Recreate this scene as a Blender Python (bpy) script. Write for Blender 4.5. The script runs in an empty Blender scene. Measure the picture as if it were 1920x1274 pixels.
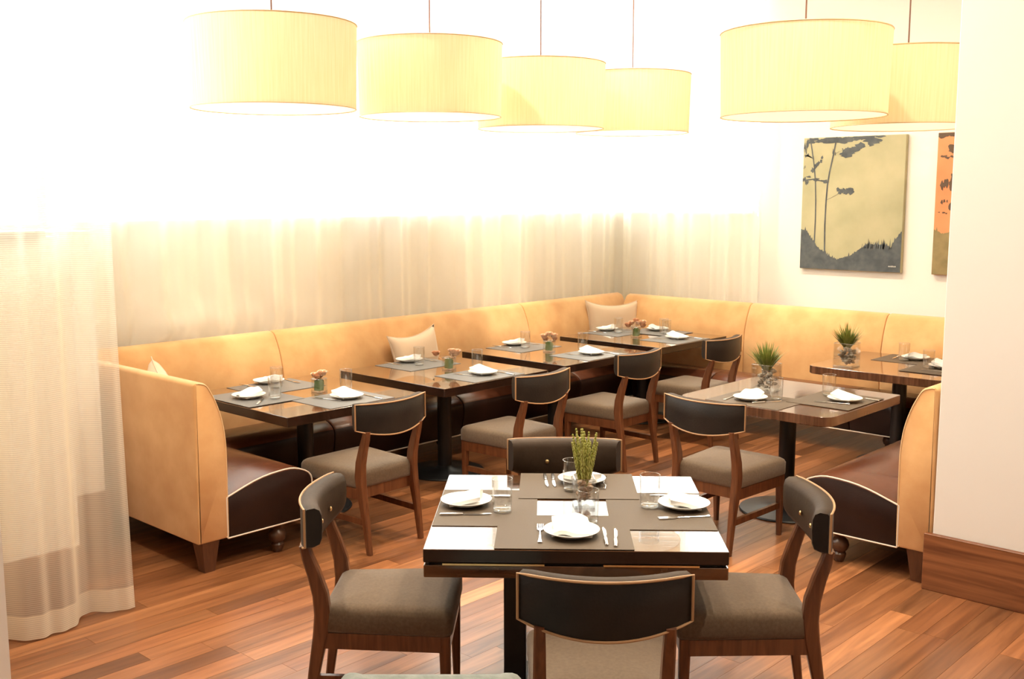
import bpy, bmesh, math, random
from mathutils import Vector, Matrix
random.seed(7)
PI = math.pi
scene = bpy.context.scene
COL = scene.collection

# ------------------------------------------------------------------ camera, world, exposure
CAM_H = 2.0
YAW, PITCH, ROLL, FOC = .7492, .135, -.0011, 1979.1
def cam_basis():
    f = Vector((-math.sin(YAW)*math.cos(PITCH), math.cos(YAW)*math.cos(PITCH), -math.sin(PITCH)))
    r = Vector((math.cos(YAW), math.sin(YAW), 0)); u = r.cross(f)
    return (math.cos(ROLL)*r + math.sin(ROLL)*u, -math.sin(ROLL)*r + math.cos(ROLL)*u, f)
R_, U_, F_ = cam_basis()
cd = bpy.data.cameras.new('camera'); cam = bpy.data.objects.new('camera', cd); COL.objects.link(cam)
cam.matrix_world = Matrix(((R_.x, U_.x, -F_.x, 0), (R_.y, U_.y, -F_.y, 0), (R_.z, U_.z, -F_.z, CAM_H), (0, 0, 0, 1)))
cd.sensor_width = 36; cd.sensor_fit = 'HORIZONTAL'; cd.lens = FOC*36/1920; cd.clip_start = .05
scene.camera = cam

world = bpy.data.worlds.new('daylight'); scene.world = world; world.use_nodes = True
bg = world.node_tree.nodes['Background']
bg.inputs[0].default_value = (.95, .985, 1.0, 1); bg.inputs[1].default_value = 8.0
scene.view_settings.view_transform = 'Standard'; scene.view_settings.look = 'None'
scene.view_settings.exposure = -0.02; scene.view_settings.gamma = 1.0
scene.view_settings.use_curve_mapping = False
FILL_W = 32; BULB_W = 2.4; WARM = (1.0, .84, .64)
try:
    scene.cycles.max_bounces = 12; scene.cycles.transparent_max_bounces = 24
    scene.cycles.transmission_bounces = 8; scene.cycles.diffuse_bounces = 5; scene.cycles.caustics_reflective = False; scene.cycles.caustics_refractive = False
    scene.cycles.sample_clamp_indirect = 6
except Exception: pass

# ------------------------------------------------------------------ helpers
def tag(o, label=None, cat=None, group=None, kind=None):
    if label: o['label'] = label
    if cat: o['category'] = cat
    if group: o['group'] = group
    if kind: o['kind'] = kind
    return o
def obj(name, bm, mat, parent=None, smooth=True, ang=38):
    bmesh.ops.recalc_face_normals(bm, faces=bm.faces)
    if smooth:
        lim = math.radians(ang)
        for f in bm.faces: f.smooth = True
        for e in bm.edges:
            if len(e.link_faces) == 2 and e.calc_face_angle(0) > lim: e.smooth = False
    me = bpy.data.meshes.new(name); bm.to_mesh(me); bm.free()
    if mat is not None: me.materials.append(mat)
    o = bpy.data.objects.new(name, me); COL.objects.link(o)
    if parent is not None: o.parent = parent
    return o
def empty(name, loc=(0, 0, 0), rz=0.):
    o = bpy.data.objects.new(name, None); COL.objects.link(o)
    o.location = loc; o.rotation_euler = (0, 0, rz); o.empty_display_size = .1
    return o
def copy_tree(o, parent=None):
    c = o.copy(); COL.objects.link(c)
    if parent is not None: c.parent = parent
    for ch in list(o.children): copy_tree(ch, c)
    return c
def B(): return bmesh.new()
def join(bm, t, M=None):
    if M is not None: bmesh.ops.transform(t, matrix=M, verts=t.verts)
    me = bpy.data.meshes.new('t'); t.to_mesh(me); t.free(); bm.from_mesh(me); bpy.data.meshes.remove(me)
def box(bm, x0, x1, y0, y1, z0, z1, bev=0, seg=2):
    t = B(); bmesh.ops.create_cube(t, size=1)
    bmesh.ops.scale(t, vec=(x1-x0, y1-y0, z1-z0), verts=t.verts)
    bmesh.ops.translate(t, vec=((x0+x1)/2, (y0+y1)/2, (z0+z1)/2), verts=t.verts)
    if bev: bmesh.ops.bevel(t, geom=list(t.edges), offset=bev, segments=seg, profile=.5, affect='EDGES')
    join(bm, t); return bm
def loops(bm, rings, closed=True, cap0=True, cap1=True):
    """rings: list of lists of points, skinned one to the next"""
    vs = [[bm.verts.new(p) for p in r] for r in rings]; n = len(vs[0])
    for a, b in zip(vs, vs[1:]):
        for i in range(n if closed else n-1):
            j = (i+1) % n
            bm.faces.new((a[i], a[j], b[j], b[i]))
    if cap0: bm.faces.new(vs[0][::-1])
    if cap1: bm.faces.new(vs[-1])
    return vs
def lathe(bm, prof, n=20, c=(0, 0), cap0=True, cap1=True):
    loops(bm, [[(c[0]+r*math.cos(2*PI*i/n), c[1]+r*math.sin(2*PI*i/n), z) for i in range(n)] for r, z in prof], True, cap0, cap1)
    return bm
def tube(bm, pts, r, n=6, closed=False):
    pts = [Vector(p) for p in pts]; m = len(pts); rr = r if isinstance(r, (list, tuple)) else [r]*m
    rings = []; prev = None
    for i, p in enumerate(pts):
        if closed: d = pts[(i+1) % m]-pts[i-1]
        else: d = pts[min(i+1, m-1)]-pts[max(i-1, 0)]
        d.normalize()
        if prev is None:
            a = d.cross(Vector((0, 0, 1)))
            if a.length < .2: a = d.cross(Vector((0, 1, 0)))
        else: a = prev-d*prev.dot(d)
        a.normalize(); prev = a; b = d.cross(a)
        rings.append([p+(a*math.cos(2*PI*k/n)+b*math.sin(2*PI*k/n))*rr[i] for k in range(n)])
    if closed: rings.append(rings[0]); loops(bm, rings, True, False, False)
    else: loops(bm, rings)
    return bm
def bar(bm, pts, sizes):
    """rectangular bar: width along x, depth square to the path in the yz plane"""
    pts = [Vector(p) for p in pts]; rings = []
    for i, p in enumerate(pts):
        d = pts[min(i+1, len(pts)-1)]-pts[max(i-1, 0)]; d.x = 0; d.normalize()
        nrm = Vector((0, d.z, -d.y)); w, dp = sizes[i]; X = Vector((1, 0, 0))
        c = .006
        ring = []
        for sx, sy in ((-1, -1), (1, -1), (1, 1), (-1, 1)):
            q = p+X*(sx*w/2)+nrm*(sy*dp/2)
            if sx == sy: ring += [q-X*sx*0-nrm*sy*c, q-X*sx*c] if sx*sy > 0 else []
            else: ring += [q-X*sx*c, q-nrm*sy*c]
        rings.append(ring)
    loops(bm, rings); return bm
def round_poly(pts, r, n=4):
    out = []; m = len(pts); rr = r if isinstance(r, (list, tuple)) else [r]*m
    for i in range(m):
        p = Vector(pts[i]); a = (Vector(pts[i-1])-p); b = (Vector(pts[(i+1) % m])-p)
        la, lb = a.length, b.length; a.normalize(); b.normalize()
        q = min(rr[i], la*.49, lb*.49); s, e = p+a*q, p+b*q
        for k in range(n+1):
            t = k/n; out.append((s*(1-t)+p*t)*(1-t)+(p*(1-t)+e*t)*t)
    return out
def inset(poly, d):
    m = len(poly); A = sum(poly[i].x*poly[(i+1) % m].y-poly[(i+1) % m].x*poly[i].y for i in range(m)); s = 1 if A > 0 else -1
    out = []
    for i in range(m):
        t = poly[(i+1) % m]-poly[i-1]
        if t.length < 1e-9: out.append(poly[i].copy()); continue
        t.normalize(); out.append(poly[i]+Vector((-t.y, t.x))*(s*d))
    return out
def stack(bm, poly, levels, cap0=True, cap1=True):
    """poly: 2D outline, levels: (z, inset)"""
    c = sum((q for q in poly), Vector((0, 0)))/len(poly); h = min(max(abs(q.x-c.x) for q in poly), max(abs(q.y-c.y) for q in poly))
    loops(bm, [[(q.x, q.y, z) for q in (inset(poly, d) if 0 < d < .004 else [c+(q-c)*(1-d/h) for q in poly])] for z, d in levels], True, cap0, cap1); return bm
def grid(bm, nu, nv, fn):
    vs = [[bm.verts.new(fn(i/nu, j/nv)) for j in range(nv+1)] for i in range(nu+1)]
    for i in range(nu):
        for j in range(nv): bm.faces.new((vs[i][j], vs[i+1][j], vs[i+1][j+1], vs[i][j+1]))
    return vs
def closed_sheet(bm, nu, nv, top, bot):
    a = grid(bm, nu, nv, top); b = grid(bm, nu, nv, bot)
    edge = [(i, 0) for i in range(nu)]+[(nu, j) for j in range(nv)]+[(i, nv) for i in range(nu, 0, -1)]+[(0, j) for j in range(nv, 0, -1)]
    for k in range(len(edge)):
        (i, j), (p, q) = edge[k], edge[(k+1) % len(edge)]
        bm.faces.new((a[i][j], a[p][q], b[p][q], b[i][j]))

# ------------------------------------------------------------------ materials
def nodes(name):
    m = bpy.data.materials.new(name); m.use_nodes = True
    nt = m.node_tree; return m, nt, nt.nodes['Principled BSDF'], nt.nodes.new, nt.links.new
def plain(name, col, rough=.5, metal=0, spec=.5, coat=0, sheen=0, bump=None, var=None, coat_rough=.03):
    """bump=(scale,strength); var=(scale,colour2,stretch xyz)"""
    m, nt, p, N, L = nodes(name)
    p.inputs['Base Color'].default_value = (*col, 1); p.inputs['Roughness'].default_value = rough
    p.inputs['Metallic'].default_value = metal; p.inputs['Specular IOR Level'].default_value = spec
    p.inputs['Coat Weight'].default_value = coat; p.inputs['Coat Roughness'].default_value = coat_rough
    p.inputs['Sheen Weight'].default_value = sheen
    tc = N('ShaderNodeTexCoord')
    if var:
        mp = N('ShaderNodeMapping'); mp.inputs['Scale'].default_value = var[2] if len(var) > 2 else (1, 1, 1)
        L(tc.outputs['Object'], mp.inputs[0]); nz = N('ShaderNodeTexNoise'); nz.inputs['Scale'].default_value = var[0]; nz.inputs['Detail'].default_value = 5
        L(mp.outputs[0], nz.inputs['Vector']); cr = N('ShaderNodeValToRGB')
        cr.color_ramp.elements[0].position = .35; cr.color_ramp.elements[1].position = .68
        cr.color_ramp.elements[0].color = (*col, 1); cr.color_ramp.elements[1].color = (*var[1], 1)
        L(nz.outputs['Fac'], cr.inputs[0]); L(cr.outputs[0], p.inputs['Base Color'])
    if bump:
        nz = N('ShaderNodeTexNoise'); nz.inputs['Scale'].default_value = bump[0]; nz.inputs['Detail'].default_value = 4
        L(tc.outputs['Object'], nz.inputs['Vector']); bp = N('ShaderNodeBump'); bp.inputs['Strength'].default_value = bump[1]; bp.inputs['Distance'].default_value = .01
        L(nz.outputs['Fac'], bp.inputs['Height']); L(bp.outputs[0], p.inputs['Normal'])
    return m
def grain(name, c1, c2, rough, stretch, scale=6., coat=0, contrast=(.3, .7), world_space=False, per_obj=False, coat_rough=.03, spec=.5):
    m, nt, p, N, L = nodes(name)
    p.inputs['Roughness'].default_value = rough; p.inputs['Coat Weight'].default_value = coat; p.inputs['Coat Roughness'].default_value = coat_rough
    p.inputs['Specular IOR Level'].default_value = spec
    if world_space: v = N('ShaderNodeNewGeometry').outputs['Position']
    else: v = N('ShaderNodeTexCoord').outputs['Object']
    oi = N('ShaderNodeObjectInfo')
    if per_obj:
        ad = N('ShaderNodeVectorMath'); ad.operation = 'ADD'; mu = N('ShaderNodeVectorMath'); mu.operation = 'SCALE'; mu.inputs['Scale'].default_value = 37.
        cb = N('ShaderNodeCombineXYZ')
        for k in range(3): L(oi.outputs['Random'], cb.inputs[k])
        L(cb.outputs[0], mu.inputs[0]); L(v, ad.inputs[0]); L(mu.outputs[0], ad.inputs[1]); v = ad.outputs[0]
    mp = N('ShaderNodeMapping'); mp.inputs['Scale'].default_value = stretch; L(v, mp.inputs[0])
    nz = N('ShaderNodeTexNoise'); nz.inputs['Scale'].default_value = scale; nz.inputs['Detail'].default_value = 8; nz.inputs['Distortion'].default_value = 1.1
    L(mp.outputs[0], nz.inputs['Vector'])
    cr = N('ShaderNodeValToRGB'); cr.color_ramp.elements[0].position, cr.color_ramp.elements[1].position = contrast
    cr.color_ramp.elements[0].color = (*c1, 1); cr.color_ramp.elements[1].color = (*c2, 1)
    L(nz.outputs['Fac'], cr.inputs[0]); out = cr.outputs[0]
    if per_obj:
        mx = N('ShaderNodeMix'); mx.data_type = 'RGBA'; mx.blend_type = 'MULTIPLY'; mx.inputs['Factor'].default_value = 1
        L(out, mx.inputs['A']); L(oi.outputs['Color'], mx.inputs['B']); out = mx.outputs['Result']
    L(out, p.inputs['Base Color'])
    bp = N('ShaderNodeBump'); bp.inputs['Strength'].default_value = .08; bp.inputs['Distance'].default_value = .004
    L(nz.outputs['Fac'], bp.inputs['Height']); L(bp.outputs[0], p.inputs['Normal'])
    return m
def emis(name, col, s):
    m, nt, p, N, L = nodes(name); p.inputs['Emission Color'].default_value = (*col, 1); p.inputs['Emission Strength'].default_value = s
    p.inputs['Base Color'].default_value = (*col, 1); return m
def clear_glass(name, tint=(1, 1, 1), base=.035):
    m, nt, p, N, L = nodes(name); out = nt.nodes['Material Output']; nt.nodes.remove(p)
    tr = N('ShaderNodeBsdfTransparent'); tr.inputs[0].default_value = (*tint, 1); gl = N('ShaderNodeBsdfGlossy'); gl.inputs['Roughness'].default_value = .06
    lw = N('ShaderNodeLayerWeight'); lw.inputs['Blend'].default_value = .35; mr = N('ShaderNodeMapRange'); mr.inputs['To Min'].default_value = base; mr.inputs['To Max'].default_value = .75
    pw = N('ShaderNodeMath'); pw.operation = 'POWER'; pw.inputs[1].default_value = 2.2; L(lw.outputs['Facing'], pw.inputs[0]); L(pw.outputs[0], mr.inputs[0])
    mx = N('ShaderNodeMixShader'); L(mr.outputs[0], mx.inputs[0]); L(tr.outputs[0], mx.inputs[1]); L(gl.outputs[0], mx.inputs[2]); L(mx.outputs[0], out.inputs[0])
    return m
def sheer(name, col, alpha, weave=0):
    """thin woven cloth: part open weave, part light-scattering thread"""
    m, nt, p, N, L = nodes(name); out = nt.nodes['Material Output']; nt.nodes.remove(p)
    tr = N('ShaderNodeBsdfTransparent'); di = N('ShaderNodeBsdfDiffuse'); tl = N('ShaderNodeBsdfTranslucent')
    di.inputs[0].default_value = (*col, 1); tl.inputs[0].default_value = (*col, 1)
    a = N('ShaderNodeMixShader'); a.inputs[0].default_value = .42; L(di.outputs[0], a.inputs[1]); L(tl.outputs[0], a.inputs[2])
    mx = N('ShaderNodeMixShader')
    lw = N('ShaderNodeLayerWeight'); lw.inputs['Blend'].default_value = .5
    mr = N('ShaderNodeMapRange'); mr.inputs['To Min'].default_value = alpha; mr.inputs['To Max'].default_value = .98; L(lw.outputs['Facing'], mr.inputs[0])
    fac = mr.outputs[0]
    if weave:
        wv = N('ShaderNodeTexWave'); wv.bands_direction = 'Z'; wv.inputs['Scale'].default_value = weave
        L(N('ShaderNodeNewGeometry').outputs['Position'], wv.inputs['Vector'])
        ml = N('ShaderNodeMath'); ml.operation = 'MULTIPLY_ADD'; ml.inputs[1].default_value = .22; L(wv.outputs['Fac'], ml.inputs[0])
        sb = N('ShaderNodeMath'); sb.operation = 'SUBTRACT'; sb.inputs[1].default_value = .11; L(mr.outputs[0], sb.inputs[0]); L(sb.outputs[0], ml.inputs[2]); fac = ml.outputs[0]
    L(fac, mx.inputs[0]); L(tr.outputs[0], mx.inputs[1]); L(a.outputs[0], mx.inputs[2]); L(mx.outputs[0], out.inputs[0])
    return m
def shade_cloth(name, col):
    m, nt, p, N, L = nodes(name); out = nt.nodes['Material Output']; nt.nodes.remove(p)
    di = N('ShaderNodeBsdfDiffuse'); tl = N('ShaderNodeBsdfTranslucent'); a = N('ShaderNodeMixShader'); a.inputs[0].default_value = .22
    tc = N('ShaderNodeTexCoord'); mp = N('ShaderNodeMapping'); mp.inputs['Scale'].default_value = (30, 30, .8); nz = N('ShaderNodeTexNoise'); nz.inputs['Scale'].default_value = 3; nz.inputs['Detail'].default_value = 5
    L(tc.outputs['Object'], mp.inputs[0]); L(mp.outputs[0], nz.inputs['Vector']); cr = N('ShaderNodeValToRGB')
    cr.color_ramp.elements[0].position = .3; cr.color_ramp.elements[1].position = .7
    cr.color_ramp.elements[0].color = (col[0]*.92, col[1]*.88, col[2]*.8, 1); cr.color_ramp.elements[1].color = (*col, 1); L(nz.outputs['Fac'], cr.inputs[0])
    L(cr.outputs[0], di.inputs[0]); L(cr.outputs[0], tl.inputs[0])
    L(di.outputs[0], a.inputs[1]); L(tl.outputs[0], a.inputs[2]); L(a.outputs[0], out.inputs[0]); return m

M = {}
M['wall'] = plain('cream_paint', (.80, .775, .725), .7, spec=.2, bump=(180, .02))
M['ceiling'] = plain('white_paint', (.82, .80, .76), .8, spec=.2)
M['frame'] = plain('white_window_frame', (.78, .76, .72), .4)
M['sill'] = plain('grey_stone_sill', (.30, .27, .23), .4)
M['pane'] = clear_glass('window_glass', (.98, 1, 1), .03)
M['subfloor'] = plain('dark_joint', (.05, .025, .012), .8)
M['plank'] = grain('walnut_plank', (.150, .054, .020), (.35, .145, .058), .32, (9, .55, 1), 2.2, .25, (.28, .72), True, True, .18)
M['basewood'] = grain('walnut_baseboard', (.13, .042, .016), (.30, .115, .045), .4, (.5, .5, 9), 3.2, .1, (.3, .7), False, False, .2)
M['velvet'] = plain('gold_suede', (.60, .325, .13), .75, spec=.2, sheen=.3, var=(5, (.70, .415, .185)), bump=(60, .05))
M['velvet_piping'] = plain('gold_piping', (.72, .48, .25), .6)
M['hide'] = plain('dark_brown_leather', (.014, .005, .0035), .36, spec=.28, bump=(120, .06), var=(4, (.024, .009, .006)))
M['hide_top'] = plain('brown_seat_leather', (.085, .027, .013), .27, spec=.5, bump=(120, .06), var=(4, (.12, .042, .021)))
M['piping'] = plain('pale_piping', (.74, .64, .54), .5)
M['tan_piping'] = plain('tan_piping', (.42, .24, .115), .5)
M['darkfoot'] = grain('dark_turned_wood', (.05, .022, .012), (.10, .045, .022), .3, (4, 4, 1), 5)
M['foot'] = grain('brown_foot_wood', (.065, .024, .010), (.12, .046, .02), .35, (8, 8, 1), 4)
M['chairwood'] = grain('walnut_chair_wood', (.078, .025, .009), (.175, .064, .025), .35, (12, 12, 1.2), 3.2, .2, (.3, .7), False, False, .2)
M['chairhide'] = plain('espresso_chair_leather', (.010, .0065, .005), .45, spec=.3, sheen=.03, bump=(90, .08), var=(6, (.020, .014, .010)))
M['chairsuede'] = plain('brown_chair_suede', (.026, .015, .008), .6, spec=.2, bump=(90, .08), var=(6, (.050, .031, .018)))
M['seatcloth'] = plain('taupe_seat_cloth', (.108, .072, .043), .8, spec=.2, sheen=.25, bump=(400, .12), var=(90, (.138, .094, .058), (1, 1, 1)))
M['brass'] = plain('brass', (.75, .55, .28), .28, 1)
M['tabletop'] = grain('striped_dark_veneer', (.020, .008, .004), (.15, .062, .022), .12, (.8, 14, 1), 2.6, 1.0, (.36, .66), False, False, .02)
M['tableedge'] = grain('dark_table_edge', (.010, .005, .003), (.026, .010, .006), .25, (.8, 10, 1), 3, .15)
M['tabletop2'] = grain('brown_veneer', (.075, .033, .018), (.15, .068, .036), .14, (12, .8, 1), 2.6, .5, (.36, .66), False, False, .03)
M['iron'] = plain('black_powder_coat', (.010, .010, .011), .38, spec=.5)
M['mat'] = plain('woven_taupe_mat', (.088, .066, .046), .55, spec=.25, bump=(500, .25), var=(350, (.125, .095, .068)))
M['matgrey'] = plain('woven_grey_mat', (.15, .145, .14), .42, spec=.45, bump=(500, .25), var=(350, (.19, .185, .18)))
M['china'] = plain('white_china', (.88, .87, .84), .12, spec=.5)
M['linen'] = plain('white_linen', (.88, .87, .85), .8, spec=.2, bump=(200, .15))
M['steel'] = plain('polished_steel', (.80, .79, .78), .16, 1)
M['glass'] = clear_glass('tumbler_glass', (.985, .99, .99), .07)
M['glassbase'] = clear_glass('thick_glass', (.97, .98, .98), .30)
M['leafgreen'] = plain('rolled_green_leaf', (.10, .16, .045), .45, var=(30, (.16, .22, .08)))
M['rose'] = plain('peach_petal', (.80, .50, .32), .6, var=(25, (.86, .66, .48)))
M['rosedark'] = plain('rust_petal', (.62, .30, .16), .6, var=(25, (.74, .46, .29)))
M['grass'] = plain('grass_blade', (.13, .17, .025), .5, var=(20, (.26, .28, .06)))
M['wheat'] = plain('green_wheat', (.30, .31, .055), .55, var=(60, (.46, .44, .12)))
M['pebble'] = plain('river_pebble', (.22, .18, .13), .5, var=(14, (.48, .42, .33)))
M['nut'] = plain('tan_pebble', (.34, .20, .11), .5, var=(25, (.62, .45, .30)))
M['pillow'] = plain('cream_cushion_cloth', (.66, .50, .35), .8, spec=.2, sheen=.2, bump=(250, .15))
M['shade'] = shade_cloth('cream_shade_silk', (.655, .555, .385))
M['shadetrim'] = plain('shade_binding', (.55, .36, .18), .6)
M['bulb'] = emis('warm_bulb', (1, .82, .55), 10)
M['diffuser'] = emis('lit_frosted_diffuser', (1, .88, .64), .75)
M['cord'] = plain('brown_cord', (.12, .05, .03), .5)
M['sheer'] = sheer('cream_sheer', (.95, .88, .745), .52)
M['sheer_near'] = sheer('cream_open_weave_sheer', (.93, .87, .74), .42, 34)
M['hem'] = sheer('doubled_sheer_hem', (.90, .84, .70), .82, 34)
M['canvas1'] = plain('olive_gold_paint', (.35, .335, .195), .7, var=(3, (.45, .41, .25)))
M['canvas2'] = plain('orange_paint', (.62, .23, .09), .7, var=(3, (.68, .28, .12)))
M['ink'] = plain('slate_paint', (.052, .062, .070), .7, var=(14, (.095, .108, .112)))
M['ink2'] = plain('umber_paint', (.10, .060, .035), .7)
M['olive'] = plain('olive_paint', (.20, .155, .065), .7, var=(12, (.28, .21, .09)))
M['whitepaint'] = plain('white_brush_mark', (.75, .74, .68), .7)
M['tubcloth'] = plain('pale_grey_cloth', (.20, .225, .21), .8, spec=.2, bump=(120, .2), var=(30, (.27, .29, .27)))

# ------------------------------------------------------------------ structure
def struct(name, bm, mat, parent=None, smooth=False):
    o = obj(name, bm, mat, parent, smooth)
    if parent is None: o['kind'] = 'structure'
    return o
WX, WY, CEIL, SILL = -6.75, 8.92, 4.25, 1.84
floor = struct('floor', box(B(), -7.2, 3.0, -3.0, 9.3, -.12, -.004), M['subfloor'])
# planks run along +y
def in_view(x, y):
    d = Vector((x, y, -CAM_H)); z = d.dot(F_)
    if z < .3: return None
    px, py = 960+FOC*d.dot(R_)/z, 637-FOC*d.dot(U_)/z
    return z if -60 < px < 1980 and 380 < py < 1330 else None
PW = .112; cand = []; x = -7.15; row = 0
while x < 2.9:
    rr = random.Random(row*13+5); y = -3.0-rr.random()*1.2
    while y < 9.2:
        ln = rr.choice((.75, 1.05, 1.35, 1.6, 1.9)); y1 = min(y+ln, 9.25); y0 = max(y, -2.98)
        if y1-y0 > .05:
            v = in_view(x+PW/2, (y0+y1)/2) or in_view(x+PW/2, y0+.1) or in_view(x+PW/2, y1-.1)
            if v and (x < -6.4 or y0 > 8.5): v = None
            if v and x > -1.95 and y0 > 5.2: v = None
            cand.append((v if v else 99, x, y0, y1, rr.random(), rr.random()))
        y += ln
    x += PW; row += 1
cand.sort()
pm = {}; restbm = B()
for k, (v, x, y0, y1, c1, c2) in enumerate(cand):
    if k < 298 and v < 90:
        key = round(y1-y0, 3)
        if key not in pm:
            o = obj('plank', box(B(), .0006, PW-.0006, .0006, key-.0006, -.012, 0), M['plank'], floor, False); pm[key] = o.data
        else:
            o = bpy.data.objects.new('plank', pm[key]); COL.objects.link(o); o.parent = floor
        o.location = (x, y0, 0)
        t = .62+.62*c1
        if c2 > .90: t *= 1.45
        if c2 < .12: t *= .68
        o.color = (t, t*(.93+.12*c2), t*(.88+.2*c2), 1)
    else: box(restbm, x+.0006, x+PW-.0006, y0+.0006, y1-.0006, -.012, 0)
tag(obj('floor_plank_field', restbm, M['plank'], floor, False), kind='stuff')

ceil_ = struct('ceiling', box(B(), -7.2, 3.0, -3.0, 9.3, CEIL, CEIL+.12), M['ceiling'])
# main window wall, below and above the windows
b = B(); box(b, WX-.25, WX, 2.72, WY+.25, -.1, SILL-.03); box(b, WX-.25, WX, 2.72, WY+.25, 4.05, CEIL)
struct('wall_left', b, M['wall'])
b = B(); box(b, WX, -5.12, WY, WY+.25, -.1, SILL-.03); box(b, WX, -5.12, WY, WY+.25, 4.05, CEIL); box(b, -5.12, 3.0, WY, WY+.25, -.1, CEIL)
struct('wall_back', b, M['wall'])
b = B(); box(b, WX-.25, -5.72, 2.26, 2.72, -.1, SILL-.03); box(b, WX-.25, -5.72, 2.26, 2.72, 4.05, CEIL)
box(b, -5.42, -5.06, -3.0, 2.26, -.1, SILL-.03); box(b, -5.42, -5.06, -3.0, 2.26, 4.05, CEIL); box(b, -5.72, -5.42, 2.10, 2.26, -.1, SILL-.03)
struct('wall_left_step', b, M['wall'])
b = B(); box(b, -5.0, -4.02, -1.2, 1.50, -.1, CEIL)
struct('wall_near', b, M['wall'])
b = B(); box(b, -1.972, 3.0, 5.27, WY, -.1, CEIL, .004, 1)
struct('wall_right', b, M['wall'])
struct('wall_rear', box(B(), -5.0, 3.2, -3.2, -3.0, -.1, CEIL), M['wall'])
struct('wall_far_right', box(B(), 3.0, 3.2, -3.0, 5.27, -.1, CEIL), M['wall'])
struct('baseboard_right', box(B(), -2.005, 3.0, 5.238, 5.27, 0, .295, .003, 1), M['basewood'])
bb = B(); box(bb, -5.06, -5.035, -.5, 2.262, 0, .27); box(bb, -5.72, -5.69, 2.262, 2.74, 0, .33)
struct('baseboard_left', bb, M['basewood'])
bb = B(); box(bb, WX-.05, WX+.09, 2.74, WY, SILL-.03, SILL, .004, 1); box(bb, WX+.09, -5.16, WY-.09, WY+.05, SILL-.03, SILL, .004, 1)
struct('trim_1', bb, M['sill'])
bb = B(); box(bb, -5.12, -5.0, -2.5, 2.16, SILL-.03, SILL, .004, 1)
struct('trim_2', bb, M['sill'])
nwin = 0
def window(p0, p1, axis, off, name=None):
    """glazed unit: frame, panes. axis 'y': runs along y at x=off; axis 'x': runs along x at y=off"""
    global nwin; nwin += 1
    root = empty('window_%d' % nwin, (0, 0, 0)); root['kind'] = 'structure'
    def bx(bm, a0, a1, z0, z1, t):
        if axis == 'y': box(bm, off-t, off+t, a0, a1, z0, z1)
        else: box(bm, a0, a1, off-t, off+t, z0, z1)
    f = B(); w = .045
    bx(f, p0, p0+w, SILL, 4.05, .04); bx(f, p1-w, p1, SILL, 4.05, .04); bx(f, p0+w, p1-w, SILL, SILL+.025, .04); bx(f, p0+w, p1-w, 4.0, 4.05, .04)
    fo = obj('window_frame', f, M['frame'], root, False)
    bxm = B(); bx(bxm, p0+w, p1-w, SILL+.025, 4.0, .004); obj('pane', bxm, M['pane'], root, False)
ys = [2.74, 3.93, 5.48, 7.08, WY]
for a, c in zip(ys, ys[1:]): window(a, c, 'y', WX-.1)
window(WX, -5.94, 'x', WY+.1); window(-5.94, -5.12, 'x', WY+.1)
window(-2.5, -.5, 'y', -5.25); window(-.5, 2.26, 'y', -5.25); window(-6.6, -5.75, 'x', 2.45)

# unseen ceiling lamps, added as warm fill light for the interior
spots = [(-2.4, 3.0), (-3.9, 1.9), (-5.15, 4.3), (-.6, 3.4), (-5.15, 6.7), (-2.7, 5.0), (-3.9, 6.6)]
dl = None
spotlabs = ['the foreground table', 'the floor-length curtain', 'the first wall table', 'the wooden baseboard on the right', 'the third wall table', 'the rounded table', 'the aisle between the two table rows']
for i, (sx, sy) in enumerate(spots):
    if dl is None:
        dl = empty('added_fill_light'); lathe(bm := B(), [(.085, 0), (.10, -.008), (.075, -.008), (.075, -.002)], 24, cap0=True, cap1=True)
        obj('trim_ring', bm, M['frame'], dl); d = dl
    else: d = copy_tree(dl)
    d.location = (sx, sy, CEIL)
    tag(d, 'small white round fill light, added unseen above '+spotlabs[i], 'downlight', 'added fill lights')
    ld = bpy.data.lights.new('fill_lamp', 'AREA'); ld.shape = 'DISK'; ld.size = .15; ld.energy = FILL_W; ld.color = WARM; ld.spread = math.radians(150)
    lo = bpy.data.objects.new('fill_lamp', ld); COL.objects.link(lo); lo.parent = d; lo.location = (0, 0, -.012)

# ------------------------------------------------------------------ curtains
def pleat(s, seed=0., freqs=((2.3, .022), (5.1, .018), (9.7, .010), (17., .004))):
    return sum(a*math.sin(2*PI*f*s*.5+seed*(k+1)*1.7+1.3*math.sin(s*1.9+k)) for k, (f, a) in enumerate(freqs))
def left_curtain(u, v):
    y = 2.80+u*(8.76-2.80); z = .80+v*3.42
    bulge = max(0, 1-(z-1.0)/.55) if z > 1.0 else 1
    near = max(0, min(1, (5.0-y)/1.6))
    x = -6.535+pleat(y)*(.8+.5*(1-v))
    if bulge > 0:
        k = bulge*bulge*(3-2*bulge)
        x += k*near*(.05+.035*math.sin(y*7+2*math.sin(y*4)+z*6)+.035*abs(math.sin(y*10-z*9+1.5*math.sin(y*6)))+.015*math.sin(y*19+z*24))*(1 if z > 1.05 else 0.2)
    y += .035*math.sin(y*5)*(1-v)**2
    if z < 1.04: x = min(x, -6.475)
    return (x, y, z)
b = B(); grid(b, 420, 44, left_curtain)
cu = obj('sheer_curtain', b, M['sheer'], None, True, 180); tag(cu, 'long cream sheer curtain along the left windows, tucked behind the gold wall bench', 'curtain', None)
b = B()
grid(b, 170, 24, lambda u, v: (-6.53+u*1.59, 8.68+pleat(u*1.9, 2.1)*1.1, .80+v*3.42))
tag(obj('sheer_curtain', b, M['sheer'], None, True, 180), 'cream sheer curtain over the back window beside the green tree painting', 'curtain')
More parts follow.
